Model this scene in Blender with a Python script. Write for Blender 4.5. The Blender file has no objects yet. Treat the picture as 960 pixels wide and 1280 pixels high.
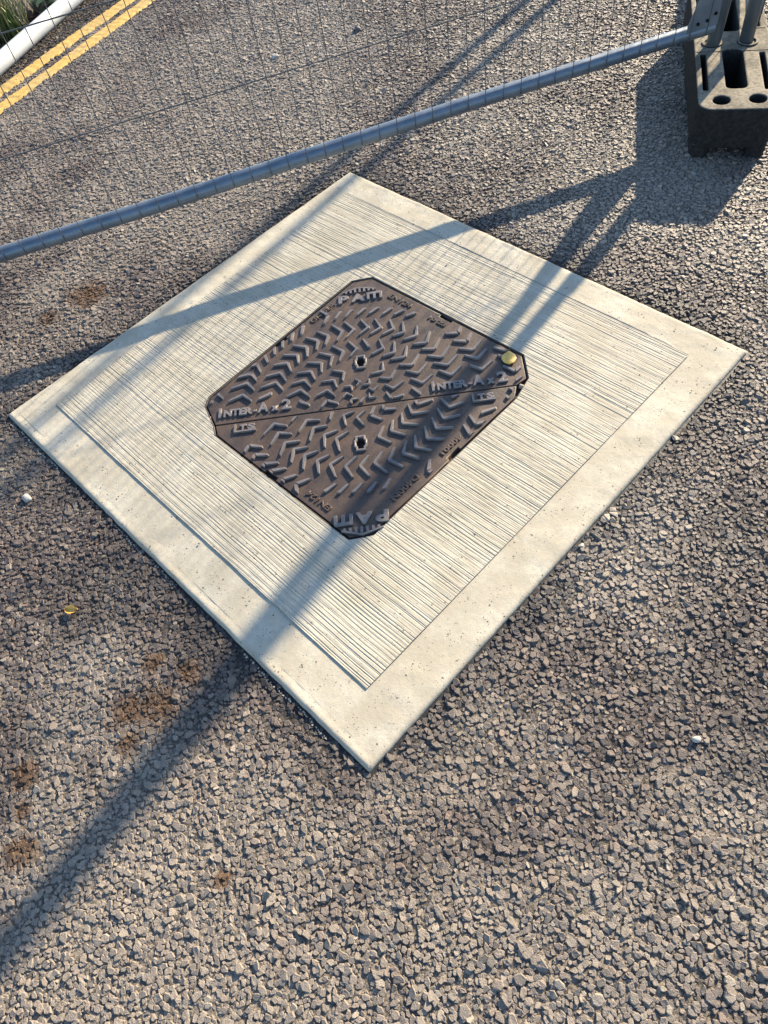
import bpy, bmesh, math, random
import numpy as np
from mathutils import Vector, Matrix

random.seed(7); rng = np.random.default_rng(11)
sc = bpy.context.scene
C = sc.collection

# ------------------------------------------------------------------ camera
Rm = ((0.7160247905, 0.5312144229, -0.4529014642),
      (0.6866543011, -0.6528357197, 0.3198615229),
      (-0.1257551990, -0.5400155183, -0.8322072277))      # columns: right, down, forward
camd = bpy.data.cameras.new('camera'); cam = bpy.data.objects.new('camera', camd); C.objects.link(cam)
camd.sensor_fit = 'VERTICAL'; camd.sensor_height = 36.0; camd.lens = 24.754
camd.clip_start = 0.02; camd.clip_end = 2000
cam.matrix_world = Matrix(((Rm[0][0], -Rm[0][1], -Rm[0][2], 1.03114), (Rm[1][0], -Rm[1][1], -Rm[1][2], -0.73531),
                           (Rm[2][0], -Rm[2][1], -Rm[2][2], 1.30), (0, 0, 0, 1)))
sc.camera = cam

# ------------------------------------------------------------------ sky and sun
SUN_EL = math.radians(22.0)
SDX, SDY = 0.132, -0.991                                     # shadows fall this way on the ground
world = bpy.data.worlds.new('World'); sc.world = world; world.use_nodes = True
nt = world.node_tree; bg = nt.nodes['Background']
sky = nt.nodes.new('ShaderNodeTexSky'); sky.sky_type = 'NISHITA'; sky.sun_disc = False
sky.sun_elevation = SUN_EL; sky.sun_rotation = math.atan2(-SDX, -SDY)
sky.altitude = 50; sky.air_density = 1.0; sky.dust_density = 0.4; sky.ozone_density = 2.5
nt.links.new(sky.outputs[0], bg.inputs[0]); bg.inputs[1].default_value = 0.105
sund = bpy.data.lights.new('sun', 'SUN'); sun = bpy.data.objects.new('sun', sund); C.objects.link(sun)
sund.energy = 4.8; sund.angle = math.radians(0.8); sund.color = (1.0, 0.84, 0.61)
tr = Vector((SDX * math.cos(SUN_EL), SDY * math.cos(SUN_EL), -math.sin(SUN_EL)))
sun.rotation_euler = tr.to_track_quat('-Z', 'Y').to_euler(); sun.location = (-1, 6, 4)
sc.view_settings.view_transform = 'Standard'; sc.view_settings.look = 'None'
sc.view_settings.exposure = 1.68; sc.view_settings.gamma = 1.0; sc.view_settings.use_curve_mapping = False

# ------------------------------------------------------------------ helpers
def tag(o, label=None, cat=None, group=None, kind=None):
    if label: o['label'] = label
    if cat: o['category'] = cat
    if group: o['group'] = group
    if kind: o['kind'] = kind
    return o
def link(name, me, mat=None, parent=None, loc=(0, 0, 0), rot=(0, 0, 0)):
    o = bpy.data.objects.new(name, me); C.objects.link(o)
    if mat is not None and not me.materials: me.materials.append(mat)
    o.location = loc; o.rotation_euler = rot
    if parent is not None: o.parent = parent
    return o
def empty(name, loc=(0, 0, 0), rz=0.0):
    o = bpy.data.objects.new(name, None); C.objects.link(o)
    o.location = loc; o.rotation_euler = (0, 0, rz); o.empty_display_size = .05
    return o
def mesh_np(name, V, F, smooth=False):
    """triangles or quads given as one numpy array"""
    V = np.asarray(V, np.float32); F = np.asarray(F, np.int32); k = F.shape[1]
    me = bpy.data.meshes.new(name)
    me.vertices.add(len(V)); me.vertices.foreach_set('co', V.ravel())
    me.loops.add(F.size); me.loops.foreach_set('vertex_index', F.ravel())
    me.polygons.add(len(F)); me.polygons.foreach_set('loop_start', np.arange(0, F.size, k, dtype=np.int32))
    me.polygons.foreach_set('use_smooth', np.full(len(F), smooth))
    me.update(calc_edges=True); me.validate()
    return me
class MB:
    def __init__(s): s.v = []; s.f = []
    def add(s, v, f):
        b = len(s.v); s.v += [tuple(p) for p in v]; s.f += [tuple(i + b for i in q) for q in f]
    def box(s, lo, hi):
        x0, y0, z0 = lo; x1, y1, z1 = hi
        s.add([(x0,y0,z0),(x1,y0,z0),(x1,y1,z0),(x0,y1,z0),(x0,y0,z1),(x1,y0,z1),(x1,y1,z1),(x0,y1,z1)],
              [(3,2,1,0),(4,5,6,7),(0,1,5,4),(1,2,6,5),(2,3,7,6),(3,0,4,7)])
    def tube(s, pts, r, n=10, cap=True, jit=0.0):
        pts = [Vector(p) for p in pts]; rs = r if isinstance(r, (list, tuple)) else [r] * len(pts)
        vs = []; fs = []; ref = None
        for i, p in enumerate(pts):
            d = (pts[min(i+1, len(pts)-1)] - pts[max(i-1, 0)]).normalized()
            if ref is None: ref = Vector((0,0,1)) if abs(d.z) < .9 else Vector((1,0,0))
            a = d.cross(ref).normalized(); b = a.cross(d).normalized(); ref = b
            for k in range(n):
                t = 2*math.pi*k/n; rr = rs[i] * (1 + random.uniform(-jit, jit))
                vs.append(p + (a*math.cos(t) + b*math.sin(t)) * rr)
        for i in range(len(pts)-1):
            for k in range(n):
                fs.append((i*n+k, i*n+(k+1) % n, (i+1)*n+(k+1) % n, (i+1)*n+k))
        if cap:
            fs.append(tuple(range(n-1, -1, -1))); fs.append(tuple((len(pts)-1)*n+k for k in range(n)))
        s.add(vs, fs)
    def prism(s, poly, z0, z1):
        n = len(poly)
        s.add([(x,y,z0) for x,y in poly] + [(x,y,z1) for x,y in poly],
              [tuple(range(n-1,-1,-1)), tuple(range(n, 2*n))] + [(i,(i+1)%n,(i+1)%n+n,i+n) for i in range(n)])
    def mesh(s, name, smooth=False):
        me = bpy.data.meshes.new(name); me.from_pydata([tuple(p) for p in s.v], [], s.f); me.update()
        bm = bmesh.new(); bm.from_mesh(me); bmesh.ops.recalc_face_normals(bm, faces=bm.faces); bm.to_mesh(me); bm.free()
        if smooth:
            for p in me.polygons: p.use_smooth = len(p.vertices) == 4
        return me
def curve_mesh(name, loops, z0, z1, bevel=0.0, res=1):
    """filled outline with holes, extruded from z0 to z1, rounded arrises"""
    cu = bpy.data.curves.new(name, 'CURVE'); cu.dimensions = '2D'; cu.fill_mode = 'BOTH'
    cu.extrude = max((z1 - z0) / 2 - bevel, 1e-5); cu.bevel_depth = bevel; cu.bevel_resolution = res; cu.offset = -bevel
    for lp in loops:
        sp = cu.splines.new('POLY'); sp.points.add(len(lp) - 1); sp.use_cyclic_u = True
        for p, q in zip(sp.points, lp): p.co = (q[0], q[1], 0, 1)
    o = bpy.data.objects.new(name, cu); C.objects.link(o)
    me = bpy.data.meshes.new_from_object(o); bpy.data.objects.remove(o); bpy.data.curves.remove(cu)
    me.name = name; me.transform(Matrix.Translation((0, 0, (z0 + z1) / 2)))
    return me
def text_mesh(body, size, depth, bevel=0.0006, xs=1.0, fat=0.0):
    cu = bpy.data.curves.new('txt', 'FONT'); cu.body = body; cu.size = size; cu.extrude = depth / 2
    cu.bevel_depth = bevel; cu.bevel_resolution = 0; cu.offset = fat; cu.resolution_u = 3
    cu.align_x = 'LEFT'; cu.align_y = 'BOTTOM_BASELINE'
    o = bpy.data.objects.new('txt', cu); C.objects.link(o)
    me = bpy.data.meshes.new_from_object(o); bpy.data.objects.remove(o); bpy.data.curves.remove(cu)
    me.transform(Matrix.Diagonal((xs, 1, 1, 1))); me.name = 'lettering'
    return me
def arc_rect(x0, y0, x1, y1, r, n=6):
    out = []
    for cx, cy, a in ((x1-r, y1-r, 0), (x0+r, y1-r, 90), (x0+r, y0+r, 180), (x1-r, y0+r, 270)):
        for k in range(n+1):
            t = math.radians(a + 90*k/n); out.append((cx + r*math.cos(t), cy + r*math.sin(t)))
    return out
def circle(cx, cy, r, n=24): return [(cx + r*math.cos(2*math.pi*k/n), cy + r*math.sin(2*math.pi*k/n)) for k in range(n)]

# ------------------------------------------------------------------ materials
class NM:
    def __init__(s, name):
        s.m = bpy.data.materials.new(name); s.m.use_nodes = True; s.t = s.m.node_tree
        s.b = s.t.nodes['Principled BSDF']
    def n(s, kind, **kw):
        x = s.t.nodes.new('ShaderNode' + kind)
        for k, v in kw.items(): setattr(x, k, v)
        return x
    def l(s, a, b): s.t.links.new(a, b)
    def pos(s):
        return s.n('NewGeometry').outputs['Position']
    def noise(s, vec, scale, detail=4, rough=.55, dim='3D'):
        x = s.n('TexNoise'); x.inputs['Scale'].default_value = scale; x.inputs['Detail'].default_value = detail
        x.inputs['Roughness'].default_value = rough
        if vec is not None: s.l(vec, x.inputs['Vector'])
        return x.outputs['Fac']
    def ramp(s, fac, stops, interp='LINEAR'):
        x = s.n('ValToRGB'); x.color_ramp.interpolation = interp; e = x.color_ramp.elements
        while len(e) > 1: e.remove(e[-1])
        for i, (p, c) in enumerate(stops):
            k = e[0] if i == 0 else e.new(p)
            k.position = p; k.color = (*c, 1) if len(c) == 3 else c
        s.l(fac, x.inputs['Fac']); return x.outputs['Color']
    def mapr(s, v, a, b, c=0., d=1.):
        x = s.n('MapRange'); x.interpolation_type = 'SMOOTHSTEP'
        for i, q in zip(range(1, 5), (a, b, c, d)): x.inputs[i].default_value = q
        s.l(v, x.inputs[0]); return x.outputs[0]
    def math(s, op, a, b=None):
        x = s.n('Math', operation=op)
        for i, q in enumerate((a, b)):
            if q is None: continue
            if isinstance(q, (int, float)): x.inputs[i].default_value = q
            else: s.l(q, x.inputs[i])
        return x.outputs[0]
    def mix(s, fac, a, b, mode='MIX'):
        x = s.n('Mix', data_type='RGBA', blend_type=mode)
        for sock, q in ((x.inputs[0], fac), (x.inputs[6], a), (x.inputs[7], b)):
            if isinstance(q, (int, float)): sock.default_value = q
            elif isinstance(q, tuple): sock.default_value = (*q, 1)
            else: s.l(q, sock)
        return x.outputs[2]
    def bump(s, h, strength, dist):
        x = s.n('Bump'); x.inputs['Strength'].default_value = strength; x.inputs['Distance'].default_value = dist
        s.l(h, x.inputs['Height']); s.l(x.outputs[0], s.b.inputs['Normal']); return x
    def set(s, color=None, rough=None, metal=None, spec=None):
        for k, v in (('Base Color', color), ('Roughness', rough), ('Metallic', metal), ('Specular IOR Level', spec)):
            if v is None: continue
            i = s.b.inputs[k]
            if isinstance(v, tuple): i.default_value = (*v, 1)
            elif isinstance(v, (int, float)): i.default_value = v
            else: s.l(v, i)
        return s.m
def spot(M, P, x, y, rad, warp=None):
    """soft-edged blot on the ground, ragged by noise: 1 inside, 0 outside"""
    c = M.n('VectorMath', operation='DISTANCE'); M.l(P, c.inputs[0]); c.inputs[1].default_value = (x, y, -.012)
    d = M.math('ADD', c.outputs['Value'], M.math('MULTIPLY', M.math('SUBTRACT', warp, .5), rad * 2.2))
    return M.mapr(d, rad * 1.15, rad * .35)
RNX, RNY = .968, .25                                        # across the road
RUST = [(-.938, -.242, .078), (-.925, -.225, .04), (-.945, -.372, .04), (.273, -.763, .035), (.20, -.80, .03), (.285, -.85, .05), (.245, -.90, .045), (.30, -.93, .03), (.308, -1.18, .04), (.25, -1.14, .022), (.19, -1.108, .036), (.62, -.95, .022)]
def road_stains_shade(M, P, col):
    w = M.noise(P, 14, 5, .7); w2 = M.noise(P, 38, 5, .75)
    # dark bitumen bled out around the slab edges
    a = M.n('VectorMath', operation='ABSOLUTE'); M.l(P, a.inputs[0])
    sx = M.n('SeparateXYZ'); M.l(a.outputs[0], sx.inputs[0])
    d = M.math('MAXIMUM', M.math('SUBTRACT', sx.outputs[0], .687), M.math('SUBTRACT', sx.outputs[1], .6545))
    d = M.math('ADD', d, M.math('MULTIPLY', M.math('SUBTRACT', M.noise(P, 5, 4, .6), .5), .30))
    col = M.mix(M.math('MULTIPLY', M.mapr(d, .10, -.03), .82), col, (.026, .023, .024))
    # damp, darker asphalt round the slab; right-edge spot paints in a soft cast shadow
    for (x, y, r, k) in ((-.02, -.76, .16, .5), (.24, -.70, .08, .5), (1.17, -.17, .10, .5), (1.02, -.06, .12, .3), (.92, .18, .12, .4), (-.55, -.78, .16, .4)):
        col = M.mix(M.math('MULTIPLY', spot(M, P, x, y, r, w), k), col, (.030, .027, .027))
    dn = M.n('VectorMath', operation='DOT_PRODUCT'); M.l(P, dn.inputs[0]); dn.inputs[1].default_value = (RNX, RNY, 0)
    dg = M.math('ADD', dn.outputs['Value'], M.math('MULTIPLY', M.math('SUBTRACT', w, .5), .16))
    col = M.mix(M.mapr(dg, -2.27, -2.33, 0, .8), col, (.026, .020, .016))                        # silt in the gutter
    for (x, y, r) in RUST:
        col = M.mix(M.math('MULTIPLY', spot(M, P, x, y, r, w2), .88), col, (.090, .047, .020))
    return col
def mat_stone():
    M = NM('road chippings'); g = M.n('NewGeometry'); P = g.outputs['Position']
    r = g.outputs['Random Per Island']
    col = M.ramp(r, [(0, (.052, .039, .035)), (.14, (.150, .120, .101)), (.3, (.086, .068, .063)), (.46, (.20, .160, .131)), (.62, (.112, .088, .083)),
                     (.78, (.165, .132, .113)), (.9, (.155, .104, .085)), (.965, (.25, .21, .172)), (1, (.31, .275, .23))])
    n = M.noise(P, 260, 4, .65)
    col = M.mix(.65, col, M.ramp(n, [(.3, (.30, .27, .25)), (.7, (1.0, .97, .94))]), 'MULTIPLY')
    col = M.mix(M.mapr(M.noise(P, 900, 2, .6), .62, .72, 0, .5), col, (.40, .36, .31))
    pale = M.mapr(M.noise(P, 2.2, 4, .6), .40, .62)
    for (x, y, q) in DUSTY: pale = M.math('MAXIMUM', pale, spot(M, P, x, y, q, M.noise(P, 4, 4, .6)))
    col = M.mix(M.math('MULTIPLY', pale, .40), col, (.37, .325, .262))      # cement dust on the worn lanes
    col = road_stains_shade(M, P, col)
    M.bump(M.noise(P, 420, 4, .7), .8, .0025)
    return M.set(col, M.mapr(n, .3, .7, .42, .72), 0., .45)
DUSTY = ((.62, -1.1, .45), (.98, -.92, .35), (-1.2, .35, .6), (-1.6, 1.0, .7), (.1, 1.1, .4))
def mat_matrix():
    M = NM('road binder'); P = M.pos()
    n = M.noise(P, 130, 5, .7); n2 = M.noise(P, 2.2, 4, .6)
    col = M.ramp(n, [(.3, (.045, .038, .033)), (.5, (.17, .144, .115)), (.7, (.36, .31, .245))])
    pale = M.mapr(n2, .40, .62)
    wn = M.noise(P, 4, 4, .6)
    for (x, y, r) in DUSTY: pale = M.math('MAXIMUM', pale, spot(M, P, x, y, r, wn))
    col = M.mix(M.math('SUBTRACT', 1.0, pale), col, M.mix(.8, col, (.035, .030, .027)))
    col = road_stains_shade(M, P, col)
    v = M.n('TexVoronoi'); v.inputs['Scale'].default_value = 62; M.l(P, v.inputs['Vector'])
    h = M.math('ADD', M.math('MULTIPLY', v.outputs['Distance'], -1.0), M.math('MULTIPLY', n, .8))
    M.bump(h, .9, .008)
    return M.set(col, .85, 0., .3)
def concrete_base(M, P, brushed):
    n1 = M.noise(P, 9, 5, .6); n2 = M.noise(P, 85, 4, .65); n3 = M.noise(P, 420, 3, .7)
    a = (.455, .424, .340) if brushed else (.475, .445, .358)
    b = (.36, .328, .250) if brushed else (.375, .338, .255)
    col = M.mix(M.mapr(n1, .35, .65), a, b)
    col = M.mix(M.mapr(n2, .40, .68, 0, .55), col, (.38, .335, .27))
    col = M.mix(M.mapr(n3, .52, .66, 0, .6), col, (.26, .235, .195))
    col = M.mix(M.mapr(M.noise(P, 3.2, 5, .65), .46, .68, 0, .34), col, (.30, .268, .205))       # grimy patches
    # blow holes
    for sc_, thr, keep in ((36, .095, .585), (90, .13, .565)):
        v = M.n('TexVoronoi', voronoi_dimensions='2D'); v.inputs['Scale'].default_value = sc_; M.l(P, v.inputs['Vector'])
        k = M.math('MULTIPLY', M.mapr(v.outputs['Distance'], thr, thr * .45), M.math('GREATER_THAN', M.noise(v.outputs['Position'], 37, 1), keep))
        col = M.mix(M.math('MULTIPLY', k, .85), col, (.055, .05, .045))
    return col, n2, n3
def mat_concrete(brushed):
    M = NM('brushed concrete' if brushed else 'trowelled concrete'); P = M.pos()
    col, n2, n3 = concrete_base(M, P, brushed)
    if brushed:
        mp = M.n('Mapping'); M.l(P, mp.inputs[0]); mp.inputs['Scale'].default_value = (.05, 1, 1); mp.inputs['Rotation'].default_value = (0, 0, math.radians(.6))
        s = M.noise(mp.outputs[0], 480, 3, .7)
        col = M.mix(M.mapr(s, .55, .72, 0, .42), col, (.25, .225, .19))
        h = M.math('ADD', M.math('MULTIPLY', s, -.8), M.math('MULTIPLY', n3, .5)); M.bump(h, .5, .0012)
    else:
        # dirt rubbed along the outer arris
        a = M.n('VectorMath', operation='ABSOLUTE'); M.l(P, a.inputs[0]); sx = M.n('SeparateXYZ'); M.l(a.outputs[0], sx.inputs[0])
        d = M.math('MAXIMUM', M.math('SUBTRACT', sx.outputs[0], .687), M.math('SUBTRACT', sx.outputs[1], .6545))
        d = M.math('ADD', d, M.math('MULTIPLY', M.math('SUBTRACT', M.noise(P, 30, 4, .6), .5), .02))
        col = M.mix(M.mapr(d, -.012, .003, 0, .55), col, (.26, .215, .16))
        h = M.math('ADD', M.math('MULTIPLY', n2, .8), M.math('MULTIPLY', n3, .35)); M.bump(h, .45, .002)
    return M.set(col, .82, 0., .3)
def mat_iron(name, c1, c2, c3, rough):
    M = NM(name); P = M.pos()
    n1 = M.noise(P, 18, 5, .62); n2 = M.noise(P, 160, 4, .7); n3 = M.noise(P, 700, 2, .6)
    col = M.mix(M.mapr(n1, .35, .66), c1, c2)
    col = M.mix(M.mapr(n2, .5, .7, 0, .55), col, c3)
    M.bump(M.math('ADD', n2, M.math('MULTIPLY', n3, .6)), .35, .0015)
    return M.set(col, M.mapr(n2, .3, .7, rough - .1, rough + .18), .0, .5)
def mat_zinc():
    M = NM('galvanised steel'); P = M.pos()
    n = M.noise(P, 14, 4, .6); n2 = M.noise(P, 300, 3, .6)
    col = M.mix(M.mapr(n, .35, .65), (.120, .155, .195), (.16, .195, .235)); col = M.mix(M.mapr(n2, .58, .75, 0, .4), col, (.10, .10, .10))
    M.bump(n2, .08, .0006)
    return M.set(col, M.mapr(n, .3, .7, .38, .5), .55, .5)
def mat_rubber():
    M = NM('recycled rubber'); P = M.pos(); n = M.noise(P, 90, 4, .7); n2 = M.noise(P, 12, 4, .6)
    g = M.n('NewGeometry'); sx = M.n('SeparateXYZ'); M.l(g.outputs['Normal'], sx.inputs[0])
    dust = M.math('MULTIPLY', M.mapr(sx.outputs[2], .6, .97), M.math('MULTIPLY', M.mapr(n2, .35, .62, .45, 1.), M.mapr(n, .3, .6, .5, 1.)))
    col = M.mix(M.mapr(n, .35, .7), (.013, .013, .014), (.030, .028, .026))
    col = M.mix(M.math('MULTIPLY', dust, .8), col, (.33, .29, .22))
    M.bump(n, .6, .002)
    return M.set(col, .9, 0., .15)
def mat_paint(name, a, b, wear):
    M = NM(name); P = M.pos(); n = M.noise(P, 70, 5, .7); n1 = M.noise(P, 6, 4, .6)
    col = M.mix(M.mapr(n1, .4, .62), a, b); col = M.mix(M.mapr(n, .60, .72, 0, wear), col, (.09, .075, .06))
    M.bump(n, .5, .003); return M.set(col, .7, 0., .35)
def mat_plain(name, c1, c2, scale=30, rough=.7, spec=.4, bump=.3, dist=.002):
    M = NM(name); P = M.pos(); n = M.noise(P, scale, 5, .6)
    M.bump(n, bump, dist); return M.set(M.mix(M.mapr(n, .33, .68), c1, c2), rough, 0., spec)
def mat_leaf(name, stops, rough=.55):
    M = NM(name); g = M.n('NewGeometry'); col = M.ramp(g.outputs['Random Per Island'], stops)
    n = M.noise(g.outputs['Position'], 60, 3); col = M.mix(.35, col, M.ramp(n, [(.3, (.4, .4, .4)), (.7, (1, 1, 1))]), 'MULTIPLY')
    return M.set(col, rough, 0., .35)

m_stone = mat_stone(); m_matrix = mat_matrix()
m_brush = mat_concrete(True); m_trowel = mat_concrete(False)
m_iron = mat_iron('cast iron plate', (.050, .034, .026), (.088, .055, .036), (.026, .019, .016), .46)
m_tread = mat_iron('worn cast iron', (.135, .124, .124), (.20, .170, .150), (.066, .050, .042), .26)
m_ironframe = mat_iron('cast iron frame', (.055, .045, .04), (.09, .07, .055), (.03, .026, .024), .6)
m_dark = mat_plain('near black', (.006, .006, .006), (.012, .011, .010), 40, .9, .1)  # near-black colour shared by pit floor, rivets and foot core
m_zinc = mat_zinc(); m_wire = mat_plain('weathered wire', (.055, .056, .060), (.09, .09, .09), 200, .5, .4, .1); m_rubber = mat_rubber()
m_yellow = mat_paint('yellow road paint', (.52, .33, .085), (.44, .30, .105), .6)
m_pvc = mat_plain('white plastic', (.46, .48, .50), (.54, .55, .55), 8, .35, .5, .05)
m_mortar = mat_plain('mortar', (.30, .26, .20), (.46, .41, .33), 120, .9, .2, .6)
m_bitumen = mat_plain('bitumen', (.010, .009, .009), (.024, .021, .020), 90, .6, .4, .6)
m_soil = mat_plain('soil', (.030, .022, .015), (.085, .062, .042), 45, .95, .1, 1., .01)
m_kerb = mat_plain('weathered kerb stone', (.20, .17, .14), (.34, .31, .27), 25, .9, .2, .7, .004)

# ------------------------------------------------------------------ road
ZR = -.0135                                                     # level of the binder between the chippings
RN = (.968, .25)                                               # across the road, towards the carriageway
def rn(x, y): return x * RN[0] + y * RN[1]
HX, HY = .687, .6545                                           # half size of the concrete surround
# road sheet: carriageway with a hole for the slab's pit is not needed, the slab sits in and above it
def sheet(name, poly_n0, poly_n1, z, mat, kind='structure', half=300):
    d = (-RN[1], RN[0])
    pts = [(RN[0]*a + d[0]*b, RN[1]*a + d[1]*b) for a, b in ((poly_n0, -half), (poly_n1, -half), (poly_n1, half), (poly_n0, half))]
    me = bpy.data.meshes.new(name); me.from_pydata([(x, y, z) for x, y in pts], [], [(0, 1, 2, 3)]); me.update()
    return tag(link(name, me, mat), kind=kind)
sheet('road', -2.62, 300, ZR + .0014, m_matrix)
sheet('ground', -300, -2.50, ZR - .02, m_soil)

# chippings rolled into the road surface
def chip_proto(n, hgt, fine):
    """flat-topped worn stone: an uneven polygon with steep flanks and a rubbed shoulder"""
    a0 = rng.uniform(0, 6.28); asp = rng.uniform(.55, .95); tl = rng.normal(0, .07, 2)
    ang = [a0 + 2*math.pi*(k + rng.uniform(-.32, .32))/n for k in range(n)]
    rad = [.58*rng.uniform(.80, 1.15) for _ in range(n)]
    lev = [(1.0, -hgt), (.93, hgt*.45), (.74, hgt)] if fine else [(1.0, -hgt*.6), (.80, hgt)]
    V = []; F = []
    for f, z in lev:
        for a, r in zip(ang, rad):
            q = r*f*rng.uniform(.96, 1.04); x, y = q*math.cos(a), asp*q*math.sin(a)
            V.append((x, y, z + (tl[0]*x + tl[1]*y + rng.normal(0, .018) if z > 0 else 0)))
    for l in range(len(lev)-1):
        for k in range(n):
            i, j = l*n+k, l*n+(k+1) % n; F += [(i, j, j+n), (i, j+n, i+n)]
    b = (len(lev)-1)*n
    F += [(b, b+k, b+k+1) for k in range(1, n-1)]
    return np.array(V), np.array(F)
POLY = np.array([(-3.3, .15), (-3.3, 1.35), (-.2, 2.75), (.45, 2.55), (1.75, -.50), (1.1, -1.25), (.50, -1.65), (-.2, -1.25)])
def inside(pts, poly):
    x, y = pts[:, 0], pts[:, 1]; ins = np.zeros(len(pts), bool)
    for i in range(len(poly)):
        (x0, y0), (x1, y1) = poly[i], poly[(i+1) % len(poly)]
        c = ((y0 > y) != (y1 > y)) & (x < (x1-x0) * (y-y0) / (y1-y0 + 1e-12) + x0); ins ^= c
    return ins
def lowfreq(x, y, s, seed):
    r = np.random.default_rng(seed); out = np.zeros_like(x)
    for k in range(9):
        a = r.uniform(0, 2*np.pi); f = s * r.uniform(.5, 1.7); out += np.sin((x*np.cos(a) + y*np.sin(a)) * f + r.uniform(0, 7)) * r.uniform(.5, 1)
    return out / 3.2
def scatter(spacing, drop, jit, size, zmean, zvar, fine, plain, tilt, seed):
    r = np.random.default_rng(seed)
    x0, y0 = POLY.min(0); x1, y1 = POLY.max(0)
    nx = int((x1-x0)/spacing); ny = int((y1-y0)/(spacing*.866))
    gx, gy = np.meshgrid(np.arange(nx), np.arange(ny))
    P = np.stack([x0 + (gx + .5*(gy % 2)) * spacing, y0 + gy*spacing*.866], -1).reshape(-1, 2)
    P += r.uniform(-jit, jit, P.shape) * spacing
    P += np.stack([lowfreq(P[:,0], P[:,1], 25, seed+1), lowfreq(P[:,0], P[:,1], 25, seed+2)], -1) * spacing * .6
    keep = inside(P, POLY) & (r.random(len(P)) > drop) & (P @ np.array(RN) > -2.60)
    keep &= ~((P[:,0] > -HX - .011) & (P[:,0] < HX + .005) & (P[:,1] > -HY - .0035) & (P[:,1] < HY + .014))
    P = P[keep]; n = len(P)
    s = np.clip(size * np.exp(r.normal(0, .24, n)), size*.55, size*1.75)
    a = r.uniform(0, 2*np.pi, n); tx = r.normal(0, tilt, n); ty = r.normal(0, tilt, n)
    ca, sa = np.cos(a), np.sin(a)
    z = ZR + zmean + zvar * (.55*r.normal(size=n) + .6*lowfreq(P[:,0], P[:,1], 9, seed+3) + .5*lowfreq(P[:,0], P[:,1], 45, seed+4))
    protos = fine + plain; near = np.hypot(P[:,0] - .75, P[:,1] + .55) < 1.55          # finer shapes around the slab
    which = np.where(near & (len(fine) > 0), r.integers(0, max(len(fine), 1), n), len(fine) + r.integers(0, len(plain), n)); VV = []; FF = []; base = 0
    for k, (V, F) in enumerate(protos):
        i = np.where(which == k)[0]
        if not len(i): continue
        v = V[None] * s[i, None, None]
        zz = v[..., 2] + v[..., 0]*tx[i, None] + v[..., 1]*ty[i, None]
        X = v[..., 0]*ca[i, None] - v[..., 1]*sa[i, None] + P[i, 0, None]; Y = v[..., 0]*sa[i, None] + v[..., 1]*ca[i, None] + P[i, 1, None]
        VV.append(np.stack([X, Y, zz + z[i, None]], -1).reshape(-1, 3))
        FF.append((F[None] + (np.arange(len(i)) * len(V))[:, None, None] + base).reshape(-1, 3)); base += len(i) * len(V)
    return np.concatenate(VV), np.concatenate(FF)
fine_ = [chip_proto(int(rng.integers(5, 8)), rng.uniform(.22, .32), True) for _ in range(40)]
plain_ = [chip_proto(int(rng.integers(4, 7)), rng.uniform(.22, .32), False) for _ in range(40)]
V1, F1 = scatter(.0098, .07, .38, .0122, .0004, .0010, fine_, plain_, .14, 101)
V2, F2 = scatter(.0085, .50, .5, .0066, .0006, .0010, [], plain_, .22, 202)
me = mesh_np('road_chippings', np.concatenate([V1, V2]), np.concatenate([F1, F2 + len(V1)]))
tag(link('road_chippings', me, m_stone), 'angular grey-brown stone chippings rolled into the asphalt road surface', 'chippings', kind='stuff')

# ------------------------------------------------------------------ concrete surround
slab = empty('concrete_surround', (0, 0, -.05))
tag(slab, 'square pale concrete surround with brushed middle and smooth border round the iron cover', 'concrete slab')
OUT = [(-HX, HY), (HX, HY), (HX, -HY), (-HX, -HY)]
INN = [(-.606, .5605), (.589, .5615), (.579, -.5485), (-.598, -.5490)]
def quad_ring(corners, n):
    pts = []
    for i in range(4):
        a = np.array(corners[i]); b = np.array(corners[(i+1) % 4])
        for k in range(n): pts.append(a + (b - a) * k / n)
    return np.array(pts)
NS = 170
ri = quad_ring(INN, NS); m = len(ri)
def inset(o): return quad_ring([(-HX+o, HY-o), (HX-o, HY-o), (HX-o, -HY+o), (-HX+o, -HY+o)], NS)
def wobble(p, k): return np.c_[lowfreq(p[:,0], p[:,1], 40, 5), lowfreq(p[:,0], p[:,1], 40, 6)] * .0006 * k + np.c_[lowfreq(p[:,0], p[:,1], 190, 15), lowfreq(p[:,0], p[:,1], 190, 16)] * .0004 * k
prof = [(.000, -.056), (.000, -.0090), (.0008, -.0058), (.0025, -.0032), (.0052, -.0014), (.0095, -.0005)]   # rounded arris: inset, height
rows = []
low = np.where(np.arange(m) // NS == 2, -.0042, 0) + np.where(np.arange(m) // NS == 1, -.0012, 0)
low = np.convolve(np.r_[low[-20:], low, low[:20]], np.ones(21)/21, 'same')[20:-20]
for o, z in prof:
    p = inset(o); rows.append(np.c_[p + wobble(p, 1), z - .001 + lowfreq(p[:,0], p[:,1], 55, 17) * .0007])
st = inset(.0095)
for t in np.linspace(0, 1, 16)[1:]:
    p = st + (ri - st) * t
    z = -.0018 + low * t + lowfreq(p[:,0], p[:,1], 22, 8) * .0010 + lowfreq(p[:,0], p[:,1], 90, 9) * .0004 + lowfreq(p[:,0]*.4, p[:,1], 260, 10) * .0002
    rows.append(np.c_[p + wobble(p, 1), z])
last = rows[-1].copy(); last[:, 2] -= .012; rows.append(last)
V = np.concatenate(rows); V[:, 2] += .05
F = []
for r_ in range(len(rows) - 1):
    i = np.arange(m); j = (i + 1) % m
    F.append(np.c_[r_*m + i, r_*m + j, (r_+1)*m + j, (r_+1)*m + i])
me = mesh_np('border', V, np.concatenate(F)[:, ::-1], True)
link('border', me, m_trowel, slab)

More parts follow.
